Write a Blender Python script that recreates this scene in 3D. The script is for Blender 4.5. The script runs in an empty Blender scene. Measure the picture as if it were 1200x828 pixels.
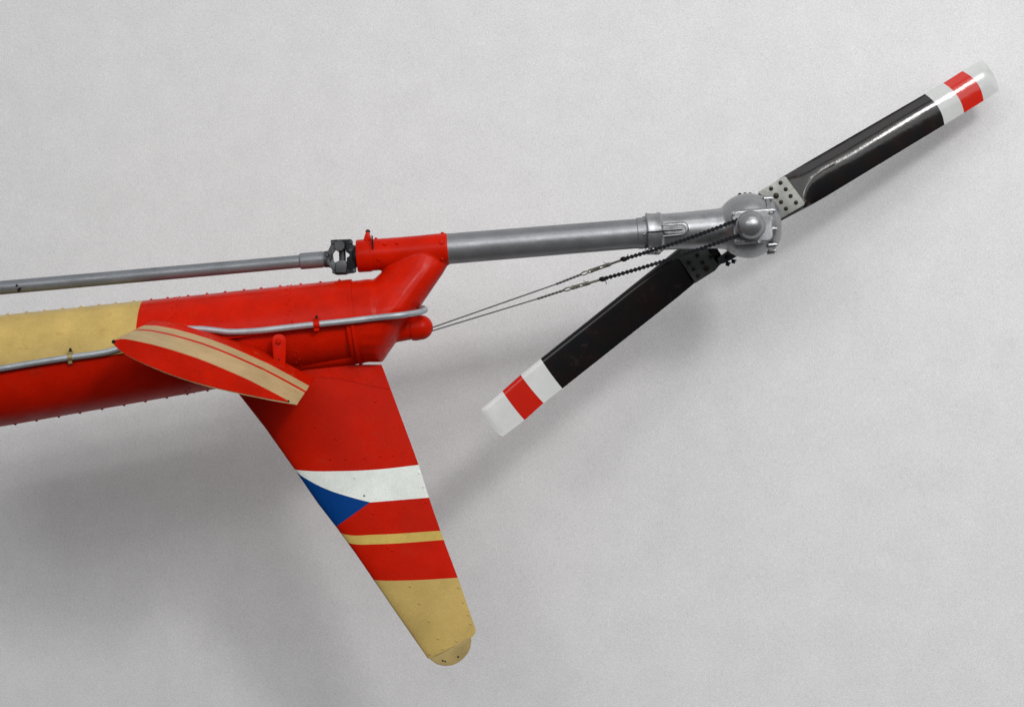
import bpy, bmesh, math, random
from mathutils import Vector, Matrix
random.seed(3)
R = math.radians
S = bpy.context.scene
COL = S.collection

# ------------------------------------------------------------------ camera
CD = 6.0                      # camera distance to the tail's centre plane
MM = 0.0025                   # metres per photograph pixel at that plane
cam = bpy.data.cameras.new("camera"); camo = bpy.data.objects.new("camera", cam)
COL.objects.link(camo); camo.location = (0, -CD, 0); camo.rotation_euler = (R(90), 0, 0)
cam.sensor_width = 36; cam.lens = 36 * CD / (1200 * MM); cam.clip_end = 60
S.camera = camo
# ------------------------------------------------------------------ light
W = bpy.data.worlds.new("World"); S.world = W; W.use_nodes = True
bg = W.node_tree.nodes["Background"]; bg.inputs[1].default_value = 1.0
wt = W.node_tree; wc = wt.nodes.new("ShaderNodeTexCoord"); wz = wt.nodes.new("ShaderNodeSeparateXYZ"); wr = wt.nodes.new("ShaderNodeValToRGB"); wm = wt.nodes.new("ShaderNodeMapRange")
wm.inputs[1].default_value = -1; wt.links.new(wc.outputs["Generated"], wz.inputs[0]); wt.links.new(wz.outputs[2], wm.inputs[0]); wt.links.new(wm.outputs[0], wr.inputs[0]); wt.links.new(wr.outputs[0], bg.inputs[0])
wr.color_ramp.elements[0].position = .30; wr.color_ramp.elements[0].color = (.06, .058, .056, 1)      # dim hall floor
wr.color_ramp.elements[1].position = .72; wr.color_ramp.elements[1].color = (.47, .48, .49, 1)         # pale hall ceiling
def area(name, loc, target, sx, sy, power, col=(1, 1, 1)):
    l = bpy.data.lights.new(name, 'AREA'); l.shape = 'RECTANGLE'; l.size = sx; l.size_y = sy
    l.energy = power; l.color = col
    o = bpy.data.objects.new(name, l); COL.objects.link(o); o.location = loc
    o.rotation_euler = (Vector(target) - Vector(loc)).to_track_quat('-Z', 'Y').to_euler(); return o
area("hall_lamp_right", (3.0, -8.0, 4.3), (.6, .55, -.1), 1.2, 1.0, 238, (1, .985, .96))
area("hall_lamp_left", (-3.6, -7.0, 2.9), (.2, .55, -.5), 1.4, 1.2, 55, (1, .985, .96))
area("hall_ceiling_panel", (1.8, -3.4, 4.9), (0.9, -.1, -.8), 4.5, 2.2, 62, (1, .995, .98))
area("soft_fill_panel", (2.6, -8.0, 3.9), (.7, .55, -.6), 12.0, 4.0, 440, (.98, .99, 1))  # added soft panel behind the camera; fills the wall and softens shadows
S.view_settings.view_transform = 'Standard'; S.view_settings.look = 'None'
S.view_settings.exposure = 0.0; S.view_settings.gamma = 1.0

# ------------------------------------------------------------------ helpers
def P(px, py, y=0.0):
    """photograph position at real depth y -> world point"""
    k = (CD + y) / CD * MM
    return Vector(((px - 600) * k, y, (414 - py) * k))
def new_obj(name, me, mat, parent=None, smooth=True, angle=35):
    o = bpy.data.objects.new(name, me); COL.objects.link(o)
    if mat: me.materials.append(mat)
    if smooth:
        me.polygons.foreach_set("use_smooth", [True] * len(me.polygons))
        try: me.set_sharp_from_angle(angle=R(angle))
        except Exception: pass
    if parent: o.parent = parent
    return o
def fin_bm(name, bm, mat, parent=None, smooth=True, angle=35):
    bmesh.ops.recalc_face_normals(bm, faces=bm.faces)
    me = bpy.data.meshes.new(name); bm.to_mesh(me); bm.free()
    return new_obj(name, me, mat, parent, smooth, angle)
def sweep(bm, pts, radii, n=24, cap=True, sq=None, up=Vector((0, 1, 0))):
    """tube along pts; radii numbers or (r_up, r_side) pairs"""
    pts = [Vector(p) for p in pts]; rings = []
    if not hasattr(radii, '__len__'): radii = [radii] * len(pts)
    ref = up.copy()
    for i, p in enumerate(pts):
        a = pts[min(i + 1, len(pts) - 1)] - pts[max(i - 1, 0)]; a.normalize()
        u = ref - a * ref.dot(a)
        if u.length < 1e-4: u = a.orthogonal()
        u.normalize(); v = a.cross(u); ref = u
        r = radii[i]; ru, rv = (r if isinstance(r, tuple) else (r, r))
        rings.append([bm.verts.new(p + u * (ru * math.cos(2 * math.pi * k / n)) + v * (rv * math.sin(2 * math.pi * k / n))) for k in range(n)])
    for a, b in zip(rings, rings[1:]):
        for k in range(n): bm.faces.new((a[k], a[(k + 1) % n], b[(k + 1) % n], b[k]))
    if cap:
        bm.faces.new(rings[0][::-1]); bm.faces.new(rings[-1])
    return rings
def lathe(bm, base, axis, prof, n=24):
    """prof: (distance along axis, radius)"""
    base = Vector(base); axis = Vector(axis).normalized()
    u = axis.orthogonal().normalized(); v = axis.cross(u); rings = []
    for d, r in prof:
        r = max(r, 1e-5)
        rings.append([bm.verts.new(base + axis * d + u * (r * math.cos(2 * math.pi * (k + .5) / n)) + v * (r * math.sin(2 * math.pi * (k + .5) / n))) for k in range(n)])
    for a, b in zip(rings, rings[1:]):
        for k in range(n): bm.faces.new((a[k], a[(k + 1) % n], b[(k + 1) % n], b[k]))
    bm.faces.new(rings[0][::-1]); bm.faces.new(rings[-1])
def sphere(bm, c, r, sub=4, scale=(1, 1, 1)):
    m = Matrix.Translation(c) @ Matrix.Diagonal((r * scale[0], r * scale[1], r * scale[2], 1))
    bmesh.ops.create_icosphere(bm, subdivisions=sub, radius=1, matrix=m)
def prism(bm, pts2, y0, y1, bev=0.0, persp=True):
    """outline in photograph positions, thickness from depth y0 to y1 (real solid)"""
    ym = (y0 + y1) / 2
    f = [P(a, b, ym) for a, b in pts2]
    a = [bm.verts.new((p.x, y0, p.z)) for p in f]; b = [bm.verts.new((p.x, y1, p.z)) for p in f]
    n = len(f); fs = [bm.faces.new(a), bm.faces.new(b[::-1])]
    for k in range(n): fs.append(bm.faces.new((a[k], b[k], b[(k + 1) % n], a[(k + 1) % n])))
    if bev > 0:
        es = list({e for q in fs for e in q.edges})
        bmesh.ops.bevel(bm, geom=es, offset=bev, segments=2, affect='EDGES', profile=.6)
def rrect(cx, cy, w, h, r, ang=0, n=4):
    out = []
    for sx, sy, a0 in ((1, 1, 0), (-1, 1, 90), (-1, -1, 180), (1, -1, 270)):
        for k in range(n + 1):
            a = R(a0 + 90 * k / n)
            out.append((sx * (w / 2 - r) + r * math.cos(a), sy * (h / 2 - r) + r * math.sin(a)))
    c, s = math.cos(R(ang)), math.sin(R(ang))
    return [(cx + x * c + y * s, cy - x * s + y * c) for x, y in out]
def dome(bm, p, nrm, r, h=.5, n=8):
    lathe(bm, Vector(p) - Vector(nrm).normalized() * r * .4, nrm, [(0, r), (r * .4, r), (r * (.4 + h * .7), r * .72), (r * (.4 + h), r * .25)], n)
def hexbolt(bm, p, nrm, r, h):
    lathe(bm, p, nrm, [(0, r * 1.45), (h * .25, r * 1.45), (h * .25, r), (h * .9, r), (h, r * .8)], 6)
def fused(name, bm, voxel, it, mat, parent, fac=.5):
    me = bpy.data.meshes.new(name); bmesh.ops.recalc_face_normals(bm, faces=bm.faces); bm.to_mesh(me); bm.free()
    o = bpy.data.objects.new("tmp", me); COL.objects.link(o)
    r = o.modifiers.new("r", 'REMESH'); r.mode = 'VOXEL'; r.voxel_size = voxel
    s = o.modifiers.new("s", 'SMOOTH'); s.factor = fac; s.iterations = it
    dg = bpy.context.evaluated_depsgraph_get(); dg.update()
    m2 = bpy.data.meshes.new_from_object(o.evaluated_get(dg)); m2.materials.clear(); m2.name = name
    bpy.data.objects.remove(o); bpy.data.meshes.remove(me)
    return new_obj(name, m2, mat, parent, True, 60)
def interp(tab, x):
    if x <= tab[0][0]: return tab[0][1]
    for (a, b), (c, d) in zip(tab, tab[1:]):
        if x <= c: return b + (d - b) * (x - a) / (c - a)
    return tab[-1][1]
def smooth_path(pts, n=6):
    out = []
    for i in range(len(pts) - 1):
        p0, p1, p2, p3 = pts[max(i - 1, 0)], pts[i], pts[i + 1], pts[min(i + 2, len(pts) - 1)]
        for k in range(n):
            t = k / n; out.append(.5 * ((2 * p1) + (p2 - p0) * t + (2 * p0 - 5 * p1 + 4 * p2 - p3) * t * t + (3 * p1 - p0 - 3 * p2 + p3) * t ** 3))
    return out + [pts[-1]]
def stuff(o): o["kind"] = "stuff"; return o

# ------------------------------------------------------------------ materials
def lin(r, g, b):
    f = lambda c: (c / 255 / 12.92) if c / 255 <= .04045 else ((c / 255 + .055) / 1.055) ** 2.4
    return (f(r), f(g), f(b), 1)
class Mat:
    def __init__(s, name, rough=.4, metal=0, spec=.08, coat=0):
        s.m = bpy.data.materials.new(name); s.m.use_nodes = True; s.t = s.m.node_tree
        s.b = s.t.nodes["Principled BSDF"]; s.b.inputs["Roughness"].default_value = rough
        s.b.inputs["Metallic"].default_value = metal; s.b.inputs["Specular IOR Level"].default_value = spec
        s.b.inputs["Coat Weight"].default_value = coat; s.b.inputs["Coat Roughness"].default_value = .12
        s.tc = s.t.nodes.new("ShaderNodeTexCoord")
    def n(s, ty, **kw):
        q = s.t.nodes.new(ty)
        for k, v in kw.items(): setattr(q, k, v)
        return q
    def l(s, a, b): s.t.links.new(a, b)
    def math(s, op, a, b=None, c=None):
        q = s.n("ShaderNodeMath", operation=op)
        for i, v in enumerate((a, b, c)):
            if v is None: continue
            if isinstance(v, (int, float)): q.inputs[i].default_value = v
            else: s.l(v, q.inputs[i])
        return q.outputs[0]
    def noise(s, scale, detail=3, coord=None, rough=.5):
        q = s.n("ShaderNodeTexNoise"); q.inputs["Scale"].default_value = scale; q.inputs["Detail"].default_value = detail
        q.inputs["Roughness"].default_value = rough
        s.l(coord or s.tc.outputs["Object"], q.inputs["Vector"]); return q.outputs["Fac"]
    def mix(s, f, a, b, bt='MIX'):
        q = s.n("ShaderNodeMix", data_type='RGBA', blend_type=bt)
        for i, v in ((0, f), (6, a), (7, b)):
            if isinstance(v, (int, float)): q.inputs[i].default_value = v
            elif isinstance(v, tuple): q.inputs[i].default_value = v
            else: s.l(v, q.inputs[i])
        return q.outputs[2]
    def ramp(s, f, a, b, va=0., vb=1.):
        q = s.n("ShaderNodeMapRange"); q.inputs[1].default_value = a; q.inputs[2].default_value = b
        q.inputs[3].default_value = va; q.inputs[4].default_value = vb; s.l(f, q.inputs[0]); return q.outputs[0]
    def finish(s, col, mott=.16, fine=.10, bump=.08, bscale=60, rvar=.12, dirt=.0, dcol=(.05, .03, .02, 1), chips=.35):
        n1 = s.noise(9, 5, rough=.6); n2 = s.noise(330, 2)
        k = s.math('MULTIPLY', s.ramp(n1, .3, .7, 1 - mott, 1 + mott), s.ramp(n2, .3, .7, 1 - fine, 1 + fine))
        h = s.n("ShaderNodeVectorMath", operation='SCALE')
        if isinstance(col, tuple): h.inputs[0].default_value = col[:3]
        else: s.l(col, h.inputs[0])
        s.l(k, h.inputs["Scale"]); c = h.outputs[0]
        if dirt > 0:
            d = s.math('MULTIPLY', s.ramp(s.noise(28, 6, rough=.7), .56, .74, 0, dirt), s.ramp(s.noise(5, 2), .4, .6))
            c = s.mix(d, c, dcol)
        if chips > 0:
            ch = s.math('MULTIPLY', s.ramp(s.noise(150, 3, rough=.7), .70, .73, 0, chips), s.ramp(s.noise(11, 2), .46, .56))
            c = s.mix(ch, c, (.07, .05, .04, 1))
        s.l(c, s.b.inputs["Base Color"])
        r0 = s.b.inputs["Roughness"].default_value
        s.l(s.ramp(s.noise(22, 4), .3, .7, r0 - rvar / 2, r0 + rvar), s.b.inputs["Roughness"])
        bp = s.n("ShaderNodeBump"); bp.inputs["Strength"].default_value = bump; bp.inputs["Distance"].default_value = .004
        s.l(s.math('ADD', s.noise(bscale, 3), s.math('MULTIPLY', s.noise(bscale * 6, 2), .25)), bp.inputs["Height"])
        s.l(bp.outputs[0], s.b.inputs["Normal"]); return s.m
    def photo_xy(s):
        sp = s.n("ShaderNodeSeparateXYZ"); s.l(s.tc.outputs["Object"], sp.inputs[0]); return sp.outputs
RED = (.47, .0082, .0004, 1); CREAM = (.47, .335, .11, 1); WHITE = (.72, .75, .71, 1); BLUE = (.001, .040, .19, 1)
YEL = (.55, .39, .10, 1)
def simple(name, col, rough, metal=0, **kw):
    m = Mat(name, rough, metal); return m.finish(col, **kw)
m_red = simple("red_enamel", RED, .28, dirt=.5, dcol=(.16, .01, .005, 1))
m_white = simple("white_enamel", WHITE, .35)
m_alu = simple("silver_paint", (.23, .235, .245, 1), .35, .65, mott=.14, dirt=.4, dcol=(.10, .095, .09, 1), bump=.10)
m_alu2 = simple("cast_silver_paint", (.29, .295, .305, 1), .29, .75, mott=.16, dirt=.7, dcol=(.07, .065, .06, 1), bump=.09, bscale=80)
m_pipe = simple("grey_pipe_paint", (.36, .385, .41, 1), .36, .45, mott=.18, dirt=.4)
m_shaft = simple("grey_shaft_paint", (.20, .21, .225, 1), .42, .5, mott=.15, dirt=.5)
m_dark = simple("blackened_steel", (.022, .023, .027, 1), .42, .6, mott=.3, dirt=.5, dcol=(.09, .05, .03, 1))
m_joint = simple("grey_joint_steel", (.075, .08, .085, 1), .45, .6, mott=.25, dirt=.6, dcol=(.12, .05, .03, 1))
m_chain = simple("oily_black_chain", (.012, .012, .014, 1), .45, .4, mott=.3)
m_wire = simple("steel_wire", (.10, .10, .095, 1), .4, .7)
m_link = simple("brass_green_steel", (.15, .15, .115, 1), .4, .7, mott=.3)
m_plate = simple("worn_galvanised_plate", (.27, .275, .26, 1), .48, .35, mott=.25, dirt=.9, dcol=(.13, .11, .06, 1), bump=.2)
m_plate_dk = simple("dark_plate", (.085, .09, .088, 1), .5, .35, mott=.3, dirt=.9, dcol=(.04, .035, .03, 1), bump=.2)  # darker version of the upper blade's root plate material
m_bolt = simple("dark_oily_bolt", (.035, .028, .022, 1), .4, .5, mott=.3)
m_brass = simple("brass_clip", (.36, .28, .13, 1), .4, .6)
m_edge_glint = simple("glint_lacquer", (.20, .19, .18, 1), .2, .3)  # pale colour that paints the glint on the upper blade's edge
m_hole = simple("black_rubber", (.008, .008, .009, 1), .6)
m_crease = simple("seam_sealant", (.16, .012, .006, 1), .6)
m_nutsteel = simple("bright_steel", (.30, .30, .31, 1), .38, .8)

# boom: cream forward, red aft and below the seam
mb = Mat("boom_paint", .30); o = mb.photo_xy()
fwd = mb.math('LESS_THAN', o[0], (169 - 600) * MM)
seamz = mb.math('ADD', mb.math('MULTIPLY', o[0], .142), (414 - 435) * MM + 600 * MM * .142 - .003)
upm = mb.math('GREATER_THAN', o[2], seamz)
m_boom = mb.finish(mb.mix(mb.math('MULTIPLY', fwd, upm), RED, CREAM), dirt=.3, dcol=(.2, .06, .02, 1))

# fin paint bands
mf = Mat("fin_paint", .40); o = mf.photo_xy()
fx = mf.math('MULTIPLY_ADD', o[0], 1 / MM, 600.0); fy = mf.math('MULTIPLY_ADD', o[2], -1 / MM, 414.0)
def curve(pts):
    """piecewise linear function of fx"""
    val = None
    v = mf.n("ShaderNodeFloatCurve"); xn = mf.math('DIVIDE', mf.math('SUBTRACT', fx, 340.0), 220.0)
    mf.l(xn, v.inputs["Value"]); c = v.mapping.curves[0]
    pp = [((a - 340) / 220, (b - 540) / 160) for a, b in pts]
    while len(c.points) < len(pp): c.points.new(.5, .5)
    for q, (a, b) in zip(c.points, pp): q.location = (a, b); q.handle_type = 'AUTO'
    v.mapping.update()
    return mf.math('MULTIPLY_ADD', v.outputs[0], 160.0, 540.0)
c1 = curve([(340, 547), (346, 549.6), (356, 550.8), (400, 551.2), (440, 549.6), (491, 544.3), (560, 537)])
cA = curve([(340, 546), (348, 553), (362, 562), (385, 573), (410, 581.2), (434, 587.6)])
c3 = curve([(390, 617), (398, 623), (404, 625.3), (441, 625.4), (517, 621.3), (560, 619)])
c4 = curve([(398, 629), (406, 634.6), (413, 636.4), (441, 636.6), (521, 632), (560, 629)])
c5 = curve([(430, 678), (437, 678.8), (476, 679), (536, 676.4), (560, 675)])
lineB = mf.math('MULTIPLY_ADD', fx, -5.3 / 70, 587.8 + 434 * 5.3 / 70)
lineC = mf.math('MULTIPLY_ADD', fx, -28.8 / 40, 587.8 + 434 * 28.8 / 40)
left = mf.math('LESS_THAN', fx, 434.0)
gt = lambda a, b: mf.math('GREATER_THAN', a, b)
g = mf.math('ADD', mf.math('MULTIPLY', cA, left), mf.math('MULTIPLY', lineB, mf.math('SUBTRACT', 1.0, left)))
col = mf.mix(mf.math('MULTIPLY', gt(fy, c1), gt(g, fy)), RED, WHITE)
col = mf.mix(mf.math('MULTIPLY', mf.math('MULTIPLY', gt(fy, cA), gt(lineC, fy)), left), col, BLUE)
col = mf.mix(mf.math('MULTIPLY', gt(fy, c3), gt(c4, fy)), col, YEL)
col = mf.mix(gt(fy, c5), col, CREAM)
m_fin = mf.finish(col, dirt=.15, mott=.10, dcol=(.16, .07, .03, 1))

# stabilizer stripes follow the span
ms = Mat("stabilizer_paint", .38); o = ms.photo_xy()
t_ = ms.math('MULTIPLY_ADD', o[1], 1 / .33, .45 / .33)
st = ms.math('LESS_THAN', t_, .70)
ln = ms.math('MULTIPLY', ms.math('GREATER_THAN', t_, .44), ms.math('LESS_THAN', t_, .50))
m_stab = ms.finish(ms.mix(ms.math('MULTIPLY', st, ms.math('SUBTRACT', 1.0, ln)), RED, (.43, .31, .155, 1)), dirt=.5, mott=.15, dcol=(.35, .2, .08, 1))

def blade_mat(name, b0, b1, b2, bend):
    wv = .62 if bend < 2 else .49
    m = Mat(name, .10, 0, .30, 0); uv = m.n("ShaderNodeUVMap", uv_map="span")
    sp = m.n("ShaderNodeSeparateXYZ"); m.l(uv.outputs[0], sp.inputs[0])
    v = m.math('MULTIPLY_ADD', sp.outputs[1], 2.0, -1.0)
    u = m.math('SUBTRACT', m.math('MULTIPLY', sp.outputs[0], 500.0), m.math('MULTIPLY', m.math('SUBTRACT', 1.0, m.math('MULTIPLY', v, v)), bend))
    wood = m.mix(m.ramp(m.noise(14, 5, rough=.65), .4, .65), (.0045, .005, .006, 1), (.0095, .0045, .004, 1))
    c = m.mix(m.math('GREATER_THAN', u, b0), wood, (wv, wv * 1.015, wv, 1))
    c = m.mix(m.math('MULTIPLY', m.math('GREATER_THAN', u, b1), m.math('LESS_THAN', u, b2)), c, (.50, .012, .004, 1))
    mt = m.finish(c, mott=.08, fine=.05, bump=.035, bscale=90, rvar=.06, dirt=.12, dcol=(.2, .19, .15, 1))
    return mt

# ------------------------------------------------------------------ wall
mw = Mat("white_wall_paint", .75, 0, .25)
m_wall = mw.finish((.715, .712, .716, 1), mott=.03, chips=0, fine=.14, bump=.12, bscale=70)
bm = bmesh.new()
bmesh.ops.create_cube(bm, size=1, matrix=Matrix.Translation((1.3, .44, -.2)) @ Matrix.Rotation(-math.atan(.22), 4, 'Z') @ Matrix.Translation((-1.3, .1, 0)) @ Matrix.Diagonal((10, .2, 6.4, 1)))
wall = fin_bm("wall", bm, m_wall, None, False)
wall["kind"] = "structure"

# ------------------------------------------------------------------ the tail
root = bpy.data.objects.new("helicopter_tail", None); COL.objects.link(root)
root["label"] = "red and cream helicopter tail with striped fin and two-blade rotor before the wall"
root["category"] = "helicopter tail"

# ---- boom
bm = bmesh.new()
N = 96; rings = []
def axis_pt(x): return 435 - .139 * x
def boom_r(x): return (64.8 - (64.8 - 49.8) * x / 418) * MM
xs = [-160, -80, 0, 60, 120, 169, 200, 250, 256, 300, 360, 419]
def boom_rr(x, z):
    r = boom_r(x)
    return r if z >= -.02 else r - (.017 if x > 252 else .0035)
for x in xs:
    c = P(x, axis_pt(x)); ring = []
    for k in range(N):
        a = 2 * math.pi * (k + .5) / N; r = boom_rr(x, math.sin(a))
        ring.append(bm.verts.new(c + Vector((.139 * r * math.sin(a) * -1, -r * math.cos(a), r * math.sin(a)))))
    rings.append(ring)
for a, b in zip(rings, rings[1:]):
    for k in range(N): bm.faces.new((a[k], a[(k + 1) % N], b[(k + 1) % N], b[k]))
bm.faces.new(rings[0][::-1]); bm.faces.new(rings[-1])
boom = fin_bm("tail_boom", bm, m_boom, root, True, 30)
def boom_pt(x, ang):      # ang 0 = toward the viewer, 90 = up
    a = R(ang); r = boom_rr(x, math.sin(a)); n = Vector((0, -math.cos(a), math.sin(a)))
    return P(x, axis_pt(x)) + n * r + Vector((-.139 * r * math.sin(a), 0, 0)), n
# lapped skin edge running along the boom, both sides
for sgn in (1, -1):
    bm = bmesh.new(); pts = []
    for x in (-160, 0, 120, 200, 260, 330, 419):
        p, n = boom_pt(x, 0); p = p + Vector((0, 0, 0)); p.y *= sgn; pts.append(p + Vector((0, -.0005 * sgn, .001)))
    sweep(bm, pts, [(.0048, .0030)] * len(pts), 8)
    fin_bm("seam_strip", bm, m_boom, boom)
bm = bmesh.new()
top = [19, 41, 62, 83, 104, 125, 145, 166, 186, 205, 229, 251, 272, 294, 314, 336, 360, 383, 405]
for x in top:
    for a in (91, 268.5 if False else 89):
        pass
    p, n = boom_pt(x, 86.5); dome(bm, p, n, .0046, .8)
for x in [-15, 10, 35, 61, 86, 112, 138, 163, 188, 212, 236, 253, 280]:
    p, n = boom_pt(x, -87); dome(bm, p, n, .0046, .8)
for x0 in (214, 219, 345, 349):
    for a in range(-160, 200, 15):
        p, n = boom_pt(x0, a + (5 if x0 in (219, 349) else 0)); dome(bm, p, n, .0032, .7)
for x in range(236, 410, 22):
    p, n = boom_pt(x, 62); dome(bm, p, n, .0022, .5, 6)
for x in range(350, 415, 20):
    p, n = boom_pt(x, -12); dome(bm, p, n, .0024, .5, 6)
for x in (372, 400): 
    p, n = boom_pt(x, -40); dome(bm, p, n, .0024, .5, 6)
stuff(fin_bm("rivets", bm, m_boom, boom))
# ring joint band at the aft end of the boom skin
bm = bmesh.new()
for x0, x1 in ((414.5, 418.5),):
    c0, c1_ = P(x0, axis_pt(x0)), P(x1, axis_pt(x1))
    sweep(bm, [c0, c1_], [boom_r(x0) + .0012, boom_r(x1) + .0012], 96)
fin_bm("joint_band", bm, m_red, boom)

# ---- pylon casting: boom end, oblique leg, upper socket, cable tube
bm = bmesh.new()
c0 = P(408, axis_pt(408)); c1v = P(446, axis_pt(446))
r0 = boom_r(418) - .0035
sweep(bm, [c0, P(440, axis_pt(440)), P(447, axis_pt(447)), P(450, axis_pt(450))], [r0, r0 * .985, r0 * .93, r0 * .8], 64)
wtab = [(292, 17.5), (300, 19), (312, 22.5), (328, 29), (345, 36), (362, 44.5), (378, 48.4), (392, 46), (404, 40.5), (414, 31), (420, 22), (424, 12)]
rings = []
for py in [292, 296, 300, 306, 312, 320, 328, 336, 345, 353, 362, 370, 378, 385, 392, 398, 404, 409, 414, 420, 424]:
    xr = min(525 - (py - 312) * .685, 524); w = interp(wtab, py)
    a_ = interp([(292, 26), (312, 36), (340, 38), (380, 36), (410, 22), (424, 8)], py)
    xl = interp([(292, 470), (312, 453), (322, 444), (330, 434), (338, 424), (424, 424)], py); ring = []
    for k in range(13):
        t = -math.pi / 2 + math.pi * k / 12
        ring.append((xr - a_ + a_ * math.cos(t), w * math.sin(t)))
    el = interp([(326, 1), (345, .6), (366, .12)], py)
    for k in range(13):
        t = math.pi / 2 + math.pi * k / 12
        wl = (xr - a_ - xl) * el
        ring.append((xl + wl + wl * math.cos(t), w * math.sin(t)))
    rings.append([bm.verts.new(P(x, py) + Vector((0, d * MM, 0))) for x, d in ring])
for a, b in zip(rings, rings[1:]):
    for k in range(26): bm.faces.new((a[k], a[(k + 1) % 26], b[(k + 1) % 26], b[k]))
bm.faces.new(rings[0][::-1]); bm.faces.new(rings[-1])
sweep(bm, [P(437, 298.7), P(480, 295.5), P(525.5, 291.5)], [18.6 * MM, 18.6 * MM, 18.9 * MM], 48)
sweep(bm, [P(500, 293.5), P(525.5, 291.5)], [18.6 * MM, 18.9 * MM], 48)
sweep(bm, [P(440, 391), P(482, 384.6)], [14.2 * MM, 13.2 * MM], 32)
pylon = fused("tail_pylon", bm, .0022, 26, m_red, root)
bm = bmesh.new(); ax = (P(500, 382.6) - P(480, 385.8)).normalized()
prof = [(0, 13.8 * MM), (.010, 14.6 * MM)] + [(.030 + 14.6 * MM * math.sin(a), 14.6 * MM * math.cos(a)) for a in [R(q) for q in range(0, 90, 9)]]
lathe(bm, P(481, 385.4), ax, prof, 32)
fin_bm("cable_outlet_cap", bm, m_red, pylon, True, 50)
# clamp ring at forward end of the socket with its filler lug
bm = bmesh.new(); ax = (P(437, 298.7) - P(418, 300)).normalized()
lathe(bm, P(418.5, 300.2), ax, [(0, 17.5 * MM), (0, 18.4 * MM), (.004, 19.2 * MM), (.040, 19.2 * MM), (.0425, 18.3 * MM), (.060, 18.3 * MM)], 48)
fin_bm("clamp_ring", bm, m_red, pylon)
bm = bmesh.new()
prism(bm, [(425.5, 284), (428, 276), (429.5, 272), (432.5, 272), (434, 276), (436.5, 284)], -.02, .02, .0015)
fin_bm("clamp_lug", bm, m_red, pylon)
bm = bmesh.new(); lathe(bm, P(431, 273), (0.05, 0, 1), [(0, .0055), (.003, .0075), (.006, .0078), (.007, .005), (.010, .005)], 10)
fin_bm("lug_nut", bm, m_bolt, pylon)
bm = bmesh.new(); prism(bm, [(435.4, 276), (436.6, 276), (437.8, 292), (436.4, 292)], -.0475, -.030)
fin_bm("clamp_slit", bm, m_hole, pylon)
bm = bmesh.new()
def tubept(a, b, t, r, ang):
    a, b = Vector(a), Vector(b); c = a.lerp(b, t); return c + Vector((0, -math.cos(R(ang)), math.sin(R(ang)))) * r, Vector((0, -math.cos(R(ang)), math.sin(R(ang))))
A0, A1 = P(437, 298.7), P(525.5, 291.5)
for t, a, s_ in ((.04, 86, 1), (.17, 35, 1.4), (.33, 33, 1.), (.92, 22, 1.7), (.09, -20, 1.), (.92, 80, 1.2), (.92, -40, 1.2)):
    p, n = tubept(A0, A1, t, 18.5 * MM, a); lathe(bm, p - n * .001, n, [(0, .0044 * s_), (.0036, .0042 * s_), (.0052, .003 * s_)], 12)
for x, a in ((430, -14), (432, -40), (433, -62)):
    p, n = boom_pt(x, a); dome(bm, p - n * -.001, n, .0042, .7)
stuff(fin_bm("rivets", bm, m_red, pylon))

# ---- support tube (silver) and gearbox
bm = bmesh.new()
T0, T1 = P(525, 291.6), P(747, 273.6)
sweep(bm, [T0 + (T0 - T1).normalized() * .0, T1], [18.0 * MM, 17.4 * MM], 64)
tube = fin_bm("rotor_support_tube", bm, m_alu, root)
bm = bmesh.new(); ax = (T1 - T0).normalized()
lathe(bm, T1 - ax * .002, ax, [(0, 17.5 * MM), (.002, 18.3 * MM), (.034, 18.6 * MM), (.036, 19.3 * MM), (.05, 19.3 * MM)], 64)
sl = fin_bm("end_sleeve", bm, m_alu, tube)
bm = bmesh.new()
for a in (-8, 50, -70, 88, 130):
    p, n = tubept(T1, T1 + ax * .036, .5, 18.4 * MM, a); dome(bm, p, n, .0045, .8, 10)
stuff(fin_bm("rivets", bm, m_alu, tube))

G = P(877, 264.5)
bm = bmesh.new()
sphere(bm, G, 38.0 * MM, 5)
sweep(bm, [P(772, 272.0), P(800, 270.3), P(838, 268), P(860, 267)], [21.2 * MM, 21.6 * MM, 23.2 * MM, 26 * MM], 64)
sweep(bm, [G, G + Vector((0, .14, 0))], [20 * MM, 17 * MM], 32)
# plate boss on the viewer's side
prism(bm, rrect(881, 265.5, 46, 38, 6, 5), -.091, -.05)
prism(bm, rrect(791, 268.4, 30, 13, 6, 4), -.0585, -.03)
gear = fused("gearbox_housing", bm, .002, 5, m_alu2, root)
bm = bmesh.new(); ax2 = (P(775, 272) - P(757, 273.2)).normalized()
lathe(bm, P(757.5, 272.9), ax2, [(0, 21 * MM), (.0, 22.8 * MM), (.003, 23.6 * MM), (.013, 22.4 * MM), (.030, 22.4 * MM), (.040, 23.6 * MM), (.044, 22.6 * MM), (.050, 20.5 * MM)], 64)
clamp = fin_bm("clamp_collar", bm, m_alu2, gear)
bm = bmesh.new(); prism(bm, rrect(765, 299 - 4.5, 18, 7, 2), -.03, .02, .002)
fin_bm("clamp_lug", bm, m_alu2, gear)
for dx in (-4.5, 3.5):
    bm = bmesh.new(); lathe(bm, P(766 + dx, 295, -.03), (0, -1, -.25), [(0, .005), (.006, .005), (.008, .0035)], 8)
    fin_bm("clamp_screw", bm, m_nutsteel, gear)
bm = bmesh.new(); prism(bm, [(758.5, 271.6), (799.5, 268.6), (799.5, 269.9), (758.5, 272.9)], -.0605, -.045)
fin_bm("clamp_slit", bm, m_hole, gear)
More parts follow.
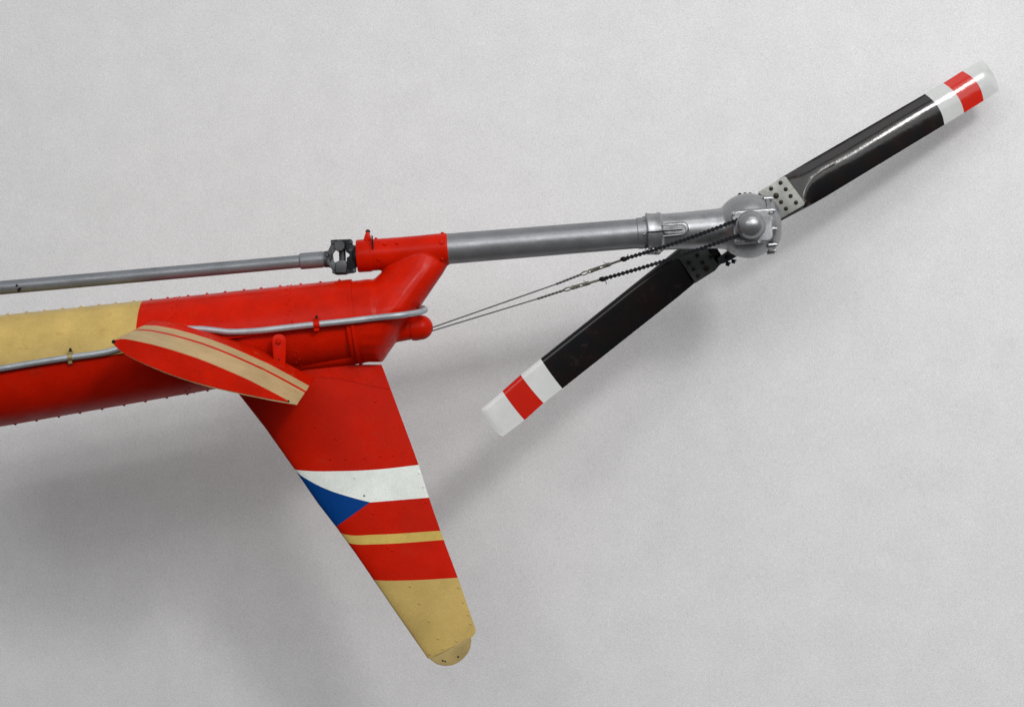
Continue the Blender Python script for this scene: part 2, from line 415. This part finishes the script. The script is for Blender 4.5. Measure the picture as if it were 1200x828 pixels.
# raised U rim round the slit
bm = bmesh.new(); pts = []
for k in range(13):
    a = R(-90 + 15 * k); pts.append((798 + 5.5 * math.cos(a), 268.8 + 6.0 * math.sin(a)))
path = [(777, 264.4)] + pts + [(777, 276.8)]
sweep(bm, [P(a, b, -.0572) for a, b in path], .0022, 8)
fin_bm("slot_rim", bm, m_alu2, gear)
# casting flange with lugs
bm = bmesh.new(); axx = Vector((1, -.05, .08)).normalized()
fc = G + axx * (21 * MM)
lathe(bm, fc, axx, [(0, 30 * MM), (.001, 32.5 * MM), (.011, 32.5 * MM), (.0125, 30.5 * MM), (.020, 29 * MM), (.030, 25 * MM), (.039, 18 * MM), (.042, 8 * MM)], 64)
fin_bm("end_cover", bm, m_alu2, gear, True, 30)
u_ = Vector((0, -1, 0)); u_ = (u_ - axx * u_.dot(axx)).normalized(); v_ = axx.cross(u_)
for k in range(9):
    a = R(14 + 40 * k); d = u_ * math.cos(a) + v_ * math.sin(a); b0 = fc + d * 31.5 * MM
    bm = bmesh.new()
    sweep(bm, [b0 - axx * .004, b0 + axx * .018], [.0105, .009], 12)
    fused_l = fin_bm("cover_lug", bm, m_alu2, gear)
    bm = bmesh.new(); hexbolt(bm, b0 + axx * .016, axx, .0042, .008)
    fin_bm("cover_bolt", bm, m_alu2, gear)
# control screw drum: dark sprocket, flange and domed cap facing the viewer
dc = P(879, 264.5, -.105)
bm = bmesh.new(); lathe(bm, Vector((dc.x, -.088, dc.z)), (0, -1, 0), [(0, 17 * MM), (.010, 17 * MM), (.012, 15 * MM), (.016, 15 * MM)], 40)
fin_bm("drum_flange", bm, m_alu2, gear)
bm = bmesh.new(); lathe(bm, Vector((dc.x, -.104, dc.z)), (0, -1, 0), [(0, 12 * MM), (.003, 15.5 * MM), (.006, 12.5 * MM), (.011, 12.5 * MM), (.014, 15.5 * MM), (.017, 12 * MM)], 40)
fin_bm("chain_sprocket", bm, m_dark, gear)
bm = bmesh.new(); rr = 15.3 * MM
prof = [(0, rr * 1.10), (.004, rr * 1.12), (.006, rr * 1.02)] + [(.010 + rr * .86 * math.sin(R(q)), rr * math.cos(R(q))) for q in range(0, 90, 8)]
lathe(bm, Vector((dc.x, -.120, dc.z)), (.0, -1, .0), prof, 48)
fin_bm("drum_cap", bm, m_alu2, gear, True, 60)
for x, y in ((859.5, 250.5), (903, 248.5), (888.5, 283), (861.5, 281.5), (871, 282.5)):
    p = P(x, y, -.092); bm = bmesh.new(); hexbolt(bm, p, (0, -1, 0), .0048, .009); fin_bm("cover_bolt", bm, m_nutsteel, gear)
for x, y, dz in ((867, 228.5, 1), (873, 228.0, 1), (879, 228, 1)):
    bm = bmesh.new(); lathe(bm, P(x, y, .005), (0, -.1, 1), [(-.008, .006), (.003, .006), (.0035, .004), (.006, .0038)], 8); fin_bm("top_bolt", bm, m_bolt, gear)

# ---- rotor hub behind the gearbox
H = P(866, 263, .20)
HY = .20
bm = bmesh.new(); sweep(bm, [Vector((H.x, .07, H.z)), Vector((H.x, .245, H.z))], [.030, .028], 32)
sweep(bm, [P(848, 278, .185), P(886, 247, .22)], [(.020, .036)] * 2, 24)
hub = fin_bm("rotor_hub", bm, m_dark, root)
bm = bmesh.new(); prism(bm, [(840, 303), (868, 282), (874, 292), (864, 300), (850, 308), (842, 310)], .165, .20, .002)
fin_bm("hub_arm", bm, m_joint, hub)
bm = bmesh.new(); prism(bm, [(826, 291), (833, 288), (848, 280), (850, 287), (835, 295), (828, 296)], .165, .20, .002)
fin_bm("hub_arm", bm, m_dark, hub)
for x, y, ax_ in ((853.5, 307, (-.3, 0, -1)), (860, 304, (-.2, 0, -1)), (852, 301, (.3, -1, 0)), (862, 297, (.3, -1, 0))):
    bm = bmesh.new(); hexbolt(bm, P(x, y, .168), ax_, .0065, .012); fin_bm("hub_bolt", bm, m_dark, hub)
bm = bmesh.new(); prism(bm, [(884, 232), (893, 229), (898, 236), (906, 243), (910, 252), (902, 256), (892, 250), (884, 242)], .17, .215, .003)
fin_bm("hub_arm", bm, m_dark, hub)

# ---- rotor blades
def blade(name, st, yt, tip_bulge, bands, bend, ridge, pitch, hub_xy=(866, 263)):
    """st: list of (edge1 px, edge2 px); yt: (s, y) table along span"""
    mid = [((a[0] + b[0]) / 2, (a[1] + b[1]) / 2) for a, b in st]
    S_ = [math.hypot(m[0] - hub_xy[0], m[1] - hub_xy[1]) for m in mid]
    send = S_[-1]; ss = []; s = S_[0]
    while s < send - 4: ss.append(s); s += 4
    ss += [send - 4, send - 2.5, send - 1.2, send - .4, send]
    bm = bmesh.new(); uvl = bm.loops.layers.uv.new("span"); rows = []; K = 20; data = {}
    for s in ss:
        e1 = [interp([(q, st[i][0][c]) for i, q in enumerate(S_)], s) for c in (0, 1)]
        e2 = [interp([(q, st[i][1][c]) for i, q in enumerate(S_)], s) for c in (0, 1)]
        y = interp(yt, s); tt = max(0, (s - (send - 40)) / 40)
        ux, uy = mid[-1][0] - mid[-2][0], mid[-1][1] - mid[-2][1]; L = math.hypot(ux, uy); ux /= L; uy /= L
        vr = interp(ridge, s); th = interp([(0, .016), (80, .016), (130, .0125), (send - 5, .0085), (send, .0035)], s)
        row = []
        for side in (0, 1):
            rng = range(K + 1) if side == 0 else range(K - 1, 0, -1)
            for k in rng:
                v = math.cos(math.pi * k / K)            # +1 at edge1 .. -1 at edge2
                f = (1 - v) / 2
                x = e1[0] * (1 - f) + e2[0] * f; yy = e1[1] * (1 - f) + e2[1] * f
                bul = tip_bulge * (1 - abs(v) ** 2.2) * tt ** 2 - 1.2 * (max(0, abs(v) - .86) / .14) ** 2 * (tt ** 14)
                x += ux * bul; yy += uy * bul
                if v > vr: h = 1 - ((v - vr) / max(1 - vr, .02)) ** 2.2
                else: h = 1 - ((vr - v) / max(1 + vr, .02)) ** 1.7
                h = max(h, 0)
                yd = y + pitch * v * interp([(0, 0), (90, .3), (150, 1), (400, .8)], s)
                yd += (-th * h - .0012) if side == 0 else (.6 * th * h + .0012)
                q = P(x, yy, yd); vt = bm.verts.new(q); data[vt] = (s / 500, (v + 1) / 2); row.append(vt)
        rows.append(row)
    n = len(rows[0])
    for a, b in zip(rows, rows[1:]):
        for k in range(n): bm.faces.new((a[k], a[(k + 1) % n], b[(k + 1) % n], b[k]))
    bm.faces.new(rows[0][::-1]); bm.faces.new(rows[-1])
    for f in bm.faces:
        for l in f.loops: l[uvl].uv = data[l.vert]
    return fin_bm(name, bm, blade_mat(name + "_paint", *bands, bend), root, True, 60), S_
# upper right blade
stU = [((886, 229), (910, 262)), ((918, 206.5), (944, 244)), ((945, 190.5), (966, 231.5)), ((1085, 109.5), (1108, 145.5)), ((1106.5, 96.8), (1131, 131.6)), ((1129, 82.6), (1153.9, 117.4)), ((1150.5, 70.4), (1171, 106))]
ytU = [(0, .20), (70, .205), (350, .25)]
dU = lambda x, y: math.hypot(x - 866, y - 263)
b0, b1, b2 = dU(1096.5, 127.5), dU(1118.8, 114.2), dU(1141.5, 100)
bladeU, sU = blade("rotor_blade", stU, ytU, 3.5, (b0 - 1.5, b1 - 1.5, b2 - 1.5), 5.0,
                   [(0, -.98), (78, -.97), (86, -.4), (96, -.05), (115, .1), (250, .18), (350, .12)], .006)
bladeU["label"] = "upper glossy dark rotor blade with a bright highlight"
bm = bmesh.new()
sweep(bm, smooth_path([P(x, y, yy) for x, y, yy in ((941.5, 240, .190), (941, 232, .188), (943.5, 222, .1875), (948.5, 213, .187), (956, 205, .187), (967, 197.5, .188), (980, 190, .190))]), .0026, 8)
fin_bm("skin_edge_glint", bm, m_edge_glint, bladeU)  # bead added on the laminated edge, lightened to paint its highlight
# lower left blade
stL = [((826, 268), (850, 306)), ((791, 294), (813.5, 332)), ((770, 311), (795, 347.5)), ((633.6, 420), (659, 455)), ((610, 439), (637, 472)), ((588.7, 458), (614.7, 492)), ((563.8, 479), (588.7, 511.5))]
dL = dU
ytL = [(0, .20), (70, .19), (380, .14)]
c0_, c1_, c2_ = dL(646.3, 437.5), dL(623.5, 455.5), dL(601.7, 475)
bladeL, sL = blade("rotor_blade", stL, ytL, 2.5, (c0_, c1_, c2_), .8,
                   [(0, .72), (110, .74), (380, .74)], -.004)
bladeL["label"] = "lower dark rotor blade in shade, red band between white ones"
def root_plate(par, outl, bolts, y, big=(), pm=None):
    bm = bmesh.new(); prism(bm, outl, y, y + .004, .0008)
    fin_bm("root_plate", bm, pm or m_plate, par)
    for i, (x, yy) in enumerate(bolts):
        r = .0072 if i in big else .0052
        bm = bmesh.new(); lathe(bm, P(x, yy, y + .001), (0, -1, 0), [(0, r * 1.25), (.0022, r * 1.25), (.0022, r * .95), (.006, r * .9), (.007, r * .6)], 10)
        fin_bm("plate_bolt", bm, m_bolt, par)
root_plate(bladeU, [(888, 225.5), (918.5, 207), (921, 207.5), (943, 237.5), (942, 240.5), (914, 257), (906, 246), (897, 232)],
           [(914.6, 214.2), (903.6, 221), (920.7, 221.7), (909.4, 229.4), (926.5, 229.7), (915.2, 236.7), (932.8, 237.4), (921, 244.5)], .181, (3,))
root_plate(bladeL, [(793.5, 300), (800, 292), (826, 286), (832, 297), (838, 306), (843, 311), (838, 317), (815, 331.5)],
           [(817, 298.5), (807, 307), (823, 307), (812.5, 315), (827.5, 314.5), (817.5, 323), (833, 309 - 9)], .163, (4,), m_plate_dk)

# ---- chains, turnbuckles, cables
def mkchain(p0, p1, extra):
    bm = bmesh.new(); p0 = Vector(p0); p1 = Vector(p1); d = p1 - p0; L = d.length; n = int(L / .0122); d.normalize()
    side = d.cross(Vector((0, 1, 0))).normalized(); dep = side.cross(d).normalized()
    for k in range(n + 1):
        t = k / n; c = p0.lerp(p1, t) + Vector((0, 0, -.010 * math.sin(math.pi * t) * .5))
        sweep(bm, [c - dep * .0062, c + dep * .0062], [.0062, .0062], 10)
        if k < n:
            t2 = (k + 1) / n; c2 = p0.lerp(p1, t2) + Vector((0, 0, -.010 * math.sin(math.pi * t2) * .5))
            w = .0050 if k % 2 else .0036
            for sg in (-1, 1):
                a = c + dep * w * sg; b = c2 + dep * w * sg
                sweep(bm, [a, b], [(.0012, .0034)] * 2, 6, up=dep)
    return stuff(fin_bm("control_chain", bm, m_chain, root))
dy = lambda x: interp([(505, -.005), (862, -.112)], x)
Q = lambda x, y: P(x, y, dy(x))
ch1 = mkchain(Q(731, 303.5), Q(864, 257.8), 0)
ch2 = mkchain(Q(706, 327), Q(866, 275.5), 0)
for ch, (x, y), (x2, y2) in ((ch1, (731, 303.6), (736, 298)), (ch2, (706, 327), (710.5, 333))):
    bm = bmesh.new(); sphere(bm, Q(x, y), .0085, 2, (1.3, 1, .9)); fin_bm("end_fitting", bm, m_chain, ch)
    bm = bmesh.new(); sweep(bm, [Q(x, y), Q((x + x2) / 2 + 2, (y + y2) / 2), Q(x2, y2)], .0014, 6); fin_bm("lock_wire", bm, m_chain, ch)
for (xa, ya), (xs_, ys_), (xe, ye), (xb, yb), (xc, yc) in (
        ((506, 383.9), (652, 332.8), (681, 321.5), (692, 317.5), (729, 304.5)),
        ((506, 387.6), (630, 350.0), (661, 340), (669, 337.6), (704, 327.6))):
    bm = bmesh.new(); sweep(bm, [Q(xa, ya), Q(xs_, ys_)], .0019, 8)
    cab = fin_bm("control_cable", bm, m_wire, root)
    bm = bmesh.new(); a, b = Q(xs_, ys_), Q(xe, ye); pts = [a.lerp(b, k / 24) for k in range(25)]
    sweep(bm, pts, [.0032 + .0009 * math.sin(k * 1.9) for k in range(25)], 8)
    fin_bm("splice", bm, m_wire, cab)
    bm = bmesh.new(); d = (Q(xb, yb) - Q(xe, ye)).normalized(); sd = Vector((-d.z, 0, d.x)); c = Q(xe, ye) + d * .011
    for w in (0, 1):
        cc = c + d * .018 * w; rx, rz = (.011, .0045) if w == 0 else (.007, .0045)
        sweep(bm, [cc + d * rx * math.cos(R(q)) + sd * rz * math.sin(R(q)) + Vector((0, .002 * w, 0)) for q in range(0, 375, 24)], .0021, 6)
    fin_bm("eye_thimble", bm, m_link, cab)
    bm = bmesh.new(); a, b = Q(xb, yb), Q(xc, yc); L = (b - a).length
    for sg in (-1, 1):
        sweep(bm, [a.lerp(b, .05) + sd * .0038 * sg, a.lerp(b, .58) + sd * .0038 * sg], .0020, 6)
    for t in (.05, .58): sweep(bm, [a.lerp(b, t - .03), a.lerp(b, t + .03)], .0062, 10)
    sweep(bm, [a, a.lerp(b, .3)], .0026, 8); sweep(bm, [a.lerp(b, .4), b], .0034, 8)
    fin_bm("turnbuckle", bm, m_link, cab)
    bm = bmesh.new(); pts = []
    for k in range(40):
        q = k / 39; pts.append(a.lerp(b, .1 + .55 * q) + sd * .0055 * math.cos(q * 22) + Vector((0, .0055 * math.sin(q * 22), 0)))
    pts.append(a.lerp(b, .45) + sd * .012); sweep(bm, pts, .0008, 5); fin_bm("lock_wire", bm, m_wire, cab)

# ---- drive shaft, universal joint
bm = bmesh.new(); sweep(bm, [P(-160, 350.6), P(0, 337.2), P(352, 306.2)], [8.3 * MM, 8.1 * MM, 7.6 * MM], 40)
shaft = fin_bm("drive_shaft", bm, m_shaft, root)
bm = bmesh.new(); axs = (P(352, 306.2) - P(0, 337.2)).normalized()
lathe(bm, P(351, 306.3), axs, [(0, 7.7 * MM), (.003, 9.2 * MM), (.006, 9.6 * MM), (.068, 9.6 * MM), (.070, 9.0 * MM), (.073, 9.0 * MM), (.076, 9.7 * MM)], 40)
fin_bm("shaft_sleeve", bm, m_shaft, shaft)
bm = bmesh.new()
for (x, y, w) in ((20, 334.5, 3), (23, 338.5, 4.5), (22, 341, 2)):
    prism(bm, rrect(x, y, w, 2.4, .8, 20), -.0205, -.012)
fin_bm("shaft_plug", bm, m_hole, shaft)

C = P(402, 302)
bm = bmesh.new()     # forward yoke: hub, sloping arms above and below
lathe(bm, P(380, 304), axs, [(0, 9.4 * MM), (.012, 9.8 * MM), (.022, 11.5 * MM), (.026, 8 * MM)], 32)
prism(bm, [(384, 297), (389.5, 285), (393, 283), (396.5, 286), (396.5, 289), (390, 295), (388, 304), (384, 304)], -.026, .026, .0015)
prism(bm, [(384, 304), (388, 303), (394, 309), (397, 317), (395, 320.5), (391.5, 320), (388, 312), (384, 310)], -.026, .026, .0015)
uj = fin_bm("universal_joint", bm, m_joint, root)
bm = bmesh.new(); prism(bm, [(388, 281.8), (391, 281.4), (412, 280.6), (413.2, 283.5), (412, 286), (389, 287)], -.022, .022, .0015)
fin_bm("upper_flange", bm, m_dark, uj)
bm = bmesh.new(); prism(bm, [(391, 316.5), (416, 314.5), (417, 318.5), (413, 320), (409, 319.6), (406, 321.6), (394, 322), (390, 320)], -.022, .022, .0015)
fin_bm("lower_flange", bm, m_dark, uj)
bm = bmesh.new(); lathe(bm, P(400, 289.5, .03), (0, -1, 0), [(0, 6.6 * MM), (.066, 6.6 * MM), (.068, 5.8 * MM), (.070, 5.8 * MM)], 8)
fin_bm("bearing_cap", bm, m_joint, uj)
bm = bmesh.new(); prism(bm, [(394, 308), (400, 305), (406, 306), (407.5, 311), (406, 320), (394.5, 320)], -.034, .03, .002)
fin_bm("bearing_cap", bm, m_joint, uj)
bm = bmesh.new(); sweep(bm, [P(401, 292), P(401.6, 311)], [4.0 * MM] * 2, 16)
fin_bm("spider_cross", bm, m_joint, uj)
bm = bmesh.new()     # aft yoke with its flange against the clamp ring
prism(bm, [(405.5, 284), (411, 284), (416.5, 289), (418.5, 300), (417, 315), (411, 317), (407, 315), (407, 302), (410.5, 301), (411, 298), (406, 295.5)], -.024, .024, .0015)
lathe(bm, P(413.5, 300.6), axs, [(0, 11 * MM), (.008, 13 * MM), (.013, 13 * MM)], 32)
fin_bm("aft_yoke", bm, m_dark, uj)
for x, y in ((389.8, 284.5), (411.5, 284), (391.5, 318.5), (415.5, 317), (411, 293.5), (383.6, 299)):
    bm = bmesh.new(); hexbolt(bm, P(x, y, -.024), (0, -1, 0), .0042, .008); fin_bm("joint_bolt", bm, m_joint, uj)

# ---- conduit pipe along the boom
def pipe_y(x, py):
    """depth that rests on the boom skin at this height"""
    r = boom_r(min(x, 440)) + .0095; dz = (axis_pt(x) - py) * MM
    return -math.sqrt(max(r * r - dz * dz, .0001))
pp = [(-140, 452), (-60, 441), (0, 431.8), (40, 425), (82, 418.5), (112, 414.5), (135, 409.5), (165, 397), (190, 388.5), (214, 385.6), (235, 385.4), (252, 387), (270, 388.8), (300, 387.6), (335, 383.8), (371, 379.8), (410, 375.8), (440, 372.2), (465, 369.6)]
pts = [P(x, y, pipe_y(x, y)) for x, y in pp]
pts += [P(484, 367, -.108), P(494, 364.8, -.085), P(498, 362.5, -.055), P(494, 361.0, -.02), P(484, 362, .02), P(462, 366, .06)]
bm = bmesh.new(); sp = smooth_path(pts); sweep(bm, sp, 3.6 * MM, 20)
pipe = fin_bm("conduit_pipe", bm, m_pipe, root)
def clip(x, y, w, mat):
    y0 = pipe_y(x, y); a = P(x - w / 2, y + .14 * w / 2, y0); b = P(x + w / 2, y - .14 * w / 2, y0)
    bm = bmesh.new(); sweep(bm, [a, b], [4.5 * MM] * 2, 20)
    prism(bm, rrect(x, y - 5.5, w * .8, 5, 1, 8), y0 - .004, y0 + .01, .001)
    prism(bm, rrect(x, y + 5.5, w * .9, 5, 1, 8), y0 - .002, y0 + .012, .001)
    c = fin_bm("pipe_clip", bm, mat, pipe)
    bm = bmesh.new(); hexbolt(bm, P(x, y - 7, y0 - .002), (0, -.3, 1), .0035, .009)
    fin_bm("clip_screw", bm, m_bolt, pipe)
clip(82.5, 418.3, 5, m_brass); clip(371, 379.8, 7, m_red)

# ---- fin
LE = [(427, 258), (458, 277), (500, 310), (550, 345.5), (590, 373), (617, 394), (650, 418), (680, 438.5), (720, 466), (771, 501.5)]
TE = [(427, 447), (426, 447), (545, 491), (583, 502.7), (635, 521), (678, 537.2), (737, 557.5), (771, 569)]
def fin_sec(py): return interp(LE, py), interp(TE, py), interp([(427, .026), (460, .024), (771, .010)], py)
def foil(f):      # 0 at leading edge .. 1 trailing; half-thickness factor
    return (2.969 * math.sqrt(f) - 1.26 * f - 3.516 * f * f + 2.843 * f ** 3 - 1.015 * f ** 4) * 1.0
def fin_y(px, py):
    l, t, th = fin_sec(py); f = min(max((px - l) / (t - l), 0), 1); return -(th * foil(f) + .0012)
bm = bmesh.new(); rows = []; K = 26
pys = [427, 432, 440, 450, 458, 470, 485, 500, 515, 530, 550, 570, 590, 617, 635, 650, 665, 680, 700, 720, 735, 745, 758, 771]
for py in pys:
    l, t, th = fin_sec(py); row = []
    for side in (0, 1):
        rng = range(K + 1) if side == 0 else range(K - 1, 0, -1)
        for k in rng:
            f = (1 - math.cos(math.pi * k / K)) / 2; x = l + (t - l) * f
            y = (th * foil(f) + .0012) * (-1 if side == 0 else 1)
            row.append(bm.verts.new(P(x, py, 0) + Vector((0, y, 0))))
    rows.append(row)
n = len(rows[0])
for a, b in zip(rows, rows[1:]):
    for k in range(n): bm.faces.new((a[k], a[(k + 1) % n], b[(k + 1) % n], b[k]))
bm.faces.new(rows[0][::-1]); bm.faces.new(rows[-1])
# cut to the slanted lower edge (503,771)-(556,744)
def cut(bm, a, b, keep_up=True):
    A, B = P(*a), P(*b); d = (B - A).normalized(); nn = Vector((-d.z, 0, d.x))
    r = bmesh.ops.bisect_plane(bm, geom=bm.verts[:] + bm.edges[:] + bm.faces[:], plane_co=A, plane_no=nn, clear_inner=keep_up, clear_outer=not keep_up)
    es = [e for e in r['geom_cut'] if isinstance(e, bmesh.types.BMEdge)]
    bmesh.ops.edgeloop_fill(bm, edges=es)
cut(bm, (501.5, 771), (556, 744.5))
cut(bm, (553.5, 746), (558.6, 739))
cut(bm, (556, 744.5), (558.2, 735))
fin = fin_bm("tail_fin", bm, m_fin, root, True, 40)
# rounded tip bow
bm = bmesh.new()
prism(bm, [(502, 769.5), (551.5, 745), (552.4, 750), (551.6, 757), (548.5, 764), (543.5, 770.5), (537, 775.5), (530, 778.6), (520, 779.4), (512, 777.3), (506.5, 773.5)], -.0085, .0085, .003)
mt = simple("tip_paint", (.40, .30, .125, 1), .5, mott=.25, dirt=.6)
tipo = fin_bm("fin_tip", bm, mt, fin)
for x, y in ((518.8, 773.5), (521.5, 774.3), (537, 769)):
    bm = bmesh.new(); lathe(bm, P(x, y, -.0078), (0, -1, 0), [(0, .0028), (.0012, .0028), (.0016, .002)], 10); fin_bm("drain_hole", bm, m_hole, fin)
bm = bmesh.new()
fr = [(354, 438), (372, 436), (393, 436), (410, 436), (421, 440), (428, 433), (438, 444), (394.5, 514), (388, 537), (406, 537), (428, 536), (446, 534), (461, 533),
      (416, 559), (491, 554), (496, 570), (438, 601), (499, 588), (460, 644), (481, 686), (491.6, 706), (503, 727), (513.6, 747), (504, 765), (519, 759), (535, 750),
      (537.5, 688), (543, 705), (549, 720), (551.5, 730.5), (440, 470), (455, 640), (370, 500)]
for x, y in fr:
    p = P(x, y); p.y = fin_y(x, y); dome(bm, p, (0, -1, .0), .0036, .7, 10)
for x, y in ((450, 655), (452, 470), (462, 500), (474, 530), (400, 600), (420, 640)):
    p = P(x, y); p.y = fin_y(x, y); dome(bm, p, (0, -1, .0), .0024, .6, 8)
stuff(fin_bm("rivets", bm, m_fin, fin))
bm = bmesh.new(); p = P(427.3, 580); lathe(bm, Vector((p.x, fin_y(427, 580) + .001, p.z)), (0, -1, 0), [(0, .0026), (.002, .0026), (.0025, .002)], 10)
fin_bm("drain_hole", bm, m_hole, fin)
# root fairing skin lapping over the fin, edge arcs down towards the trailing edge
arc = [(300, 441), (322, 443.5), (345, 438.5), (368, 439.5 - 1), (390, 440), (412, 443), (432, 449), (450.5, 456)]
arc = [(300, 452), (325, 446), (350, 442.5), (375, 441.5), (395, 443), (415, 447), (435, 452), (452.5, 455.5)]
bm = bmesh.new(); tp = []; bt = []
NS = 30
for k in range(NS + 1):
    x = 300 + (456 - 300) * k / NS; yb = interp(arc, x); xt = min(x, 446.5)
    xb = min(x, interp(TE, yb) - .3)
    tp.append((xt, 428)); bt.append((xb, yb))
vs = []
for (x, y) in tp + bt: pass
grid = []
for j in range(5):
    row = []
    for k in range(NS + 1):
        x = tp[k][0] + (bt[k][0] - tp[k][0]) * j / 4; y = tp[k][1] + (bt[k][1] - tp[k][1]) * j / 4
        p = P(x, y); p.y = fin_y(x, y) - .0016; row.append(bm.verts.new(p))
    grid.append(row)
for a, b in zip(grid, grid[1:]):
    for k in range(NS): bm.faces.new((a[k], a[k + 1], b[k + 1], b[k]))
ex = bmesh.ops.extrude_face_region(bm, geom=bm.faces[:])
for v in [q for q in ex['geom'] if isinstance(q, bmesh.types.BMVert)]: v.co.y += .003
fin_bm("root_skin", bm, m_red, fin, True, 30)
# saddle fairing between boom and fin
bm = bmesh.new()
sweep(bm, [P(262, 440), P(310, 431), P(360, 424), P(410, 419), P(431, 417)], [(.040, .045), (.046, .034), (.045, .027), (.042, .022), (.034, .018)], 40)
fin_bm("root_saddle", bm, m_red, fin)

# ---- stabilizer
upz = [(132, 400), (134, 397.6), (142, 396.2), (152, 396.6), (180, 402), (193, 406), (215, 412), (240, 421), (270, 433.5), (300, 447.5), (325, 460), (348, 473.2)]
loz = [(132, 400), (133.5, 404), (140, 410.5), (150, 417.5), (172, 427), (203, 441), (225, 448.5), (250, 455), (280, 461.5), (305, 467), (330, 471.5), (348, 474.2)]
def resample(t, xs_): return [(x, interp(t, x)) for x in xs_]
xs2 = [132, 132.4, 133.2, 134.5, 137, 141, 147, 155, 165, 178, 193, 210, 228, 246, 264, 282, 300, 316, 332, 348]
sec = resample(upz, xs2) + resample(loz, xs2)[::-1][0:-1]
# smooth the profile a little
def smooth_prof(p, it=3):
    n_ = len(p)
    for _ in range(it):
        q = list(p)
        for i in range(1, n_ - 1):
            if i in (19, 20): continue
            q[i] = (p[i][0], p[i][1] * .5 + .25 * (p[i - 1][1] + p[i + 1][1])) if 6 < i < n_ - 7 else p[i]
        p = q
    return p
sec = smooth_prof(sec)
def stab_pt(a, b, t):
    dx = interp([(132, 36), (150, 30), (180, 24), (220, 21), (348, 20)], a); dy = interp([(132, -15), (145, -21), (165, -25.5), (190, -28), (230, -30), (348, -30)], a)
    return P(a, b, -.45).lerp(P(a + dx, b + dy, -.12), t)
bm = bmesh.new(); rows = []
for j in range(12):
    t = j / 11; y = -.45 + .33 * t
    # span is straight: interpolate the real points between tip and root ribs
    rows.append([bm.verts.new(stab_pt(a, b, t)) for a, b in sec])
n = len(sec)
for a, b in zip(rows, rows[1:]):
    for k in range(n): bm.faces.new((a[k], a[(k + 1) % n], b[(k + 1) % n], b[k]))
bm.faces.new(rows[0][::-1]); bm.faces.new(rows[-1])
stab = fin_bm("stabilizer", bm, m_stab, root, True, 40)
cx_, cy_ = 232, 436
bm = bmesh.new()
ins = []
for a, b in sec:
    f = (a - 132) / 216; mid_ = (interp(upz, a) + interp(loz, a)) / 2
    a2 = 133 + f * 206; m2 = (interp(upz, a2) + interp(loz, a2)) / 2
    ins.append((a2, m2 + (b - mid_) * .93))
a_ = [bm.verts.new(P(x, y, -.45) + Vector((0, -.0025, 0))) for x, y in ins]; b_ = [bm.verts.new(P(x, y, -.45) + Vector((0, .002, 0))) for x, y in ins]
bm.faces.new(a_)
for k in range(n): bm.faces.new((a_[k], b_[k], b_[(k + 1) % n], a_[(k + 1) % n]))
fin_bm("tip_rib", bm, m_red, stab, True, 30)
bm = bmesh.new(); lathe(bm, P(133.5, 400.3, -.449), (-.2, -1, 0), [(0, .0055), (.003, .0055), (.004, .004)], 10); fin_bm("drain_hole", bm, m_hole, stab)
bm = bmesh.new(); lathe(bm, P(338, 469.8, -.449), (0, -1, 0), [(0, .0032), (.003, .0032), (.004, .002)], 8); fin_bm("drain_hole", bm, m_hole, stab)
bm = bmesh.new()
for x, y in ((184, 406), (210, 415.5), (177, 425.5), (190, 433), (250, 438), (290, 455)):
    dome(bm, P(x, y, -.4525), (0, -1, .1), .0021, .6, 8)
stuff(fin_bm("rivets", bm, m_red, stab))
bm = bmesh.new()
for i in range(20):
    k = [3, 5, 7, 9, 10, 11, 12, 12, 13, 14, 15, 16, 17, 18, 18][i % 15]; t = .08 if i < 15 else .6
    v0 = stab_pt(*sec[k], t)
    dome(bm, v0, (.4, 0, .9), .0014, .5, 6)
stuff(fin_bm("edge_rivets", bm, m_brass, stab))

# ---- bracket holding the stabilizer
bm = bmesh.new()
prism(bm, [(319, 398), (320, 394.5), (323, 392), (327, 391.2), (331, 392), (334.5, 395), (335.5, 399), (334, 434), (321.5, 434)], -.152, -.143, .0015)
br = fin_bm("stabilizer_bracket", bm, m_red, root)
bm = bmesh.new(); hexbolt(bm, P(326.5, 399.8, -.152), (0, -1, 0), .0068, .012); fin_bm("bracket_bolt", bm, m_red, br)
for x, y in ((327, 421), (327, 428), (329, 433)):
    bm = bmesh.new(); dome(bm, P(x, y, -.1525), (0, -1, 0), .0028, .6); fin_bm("bracket_rivet", bm, m_bolt, br)
print("built", len(bpy.data.objects))
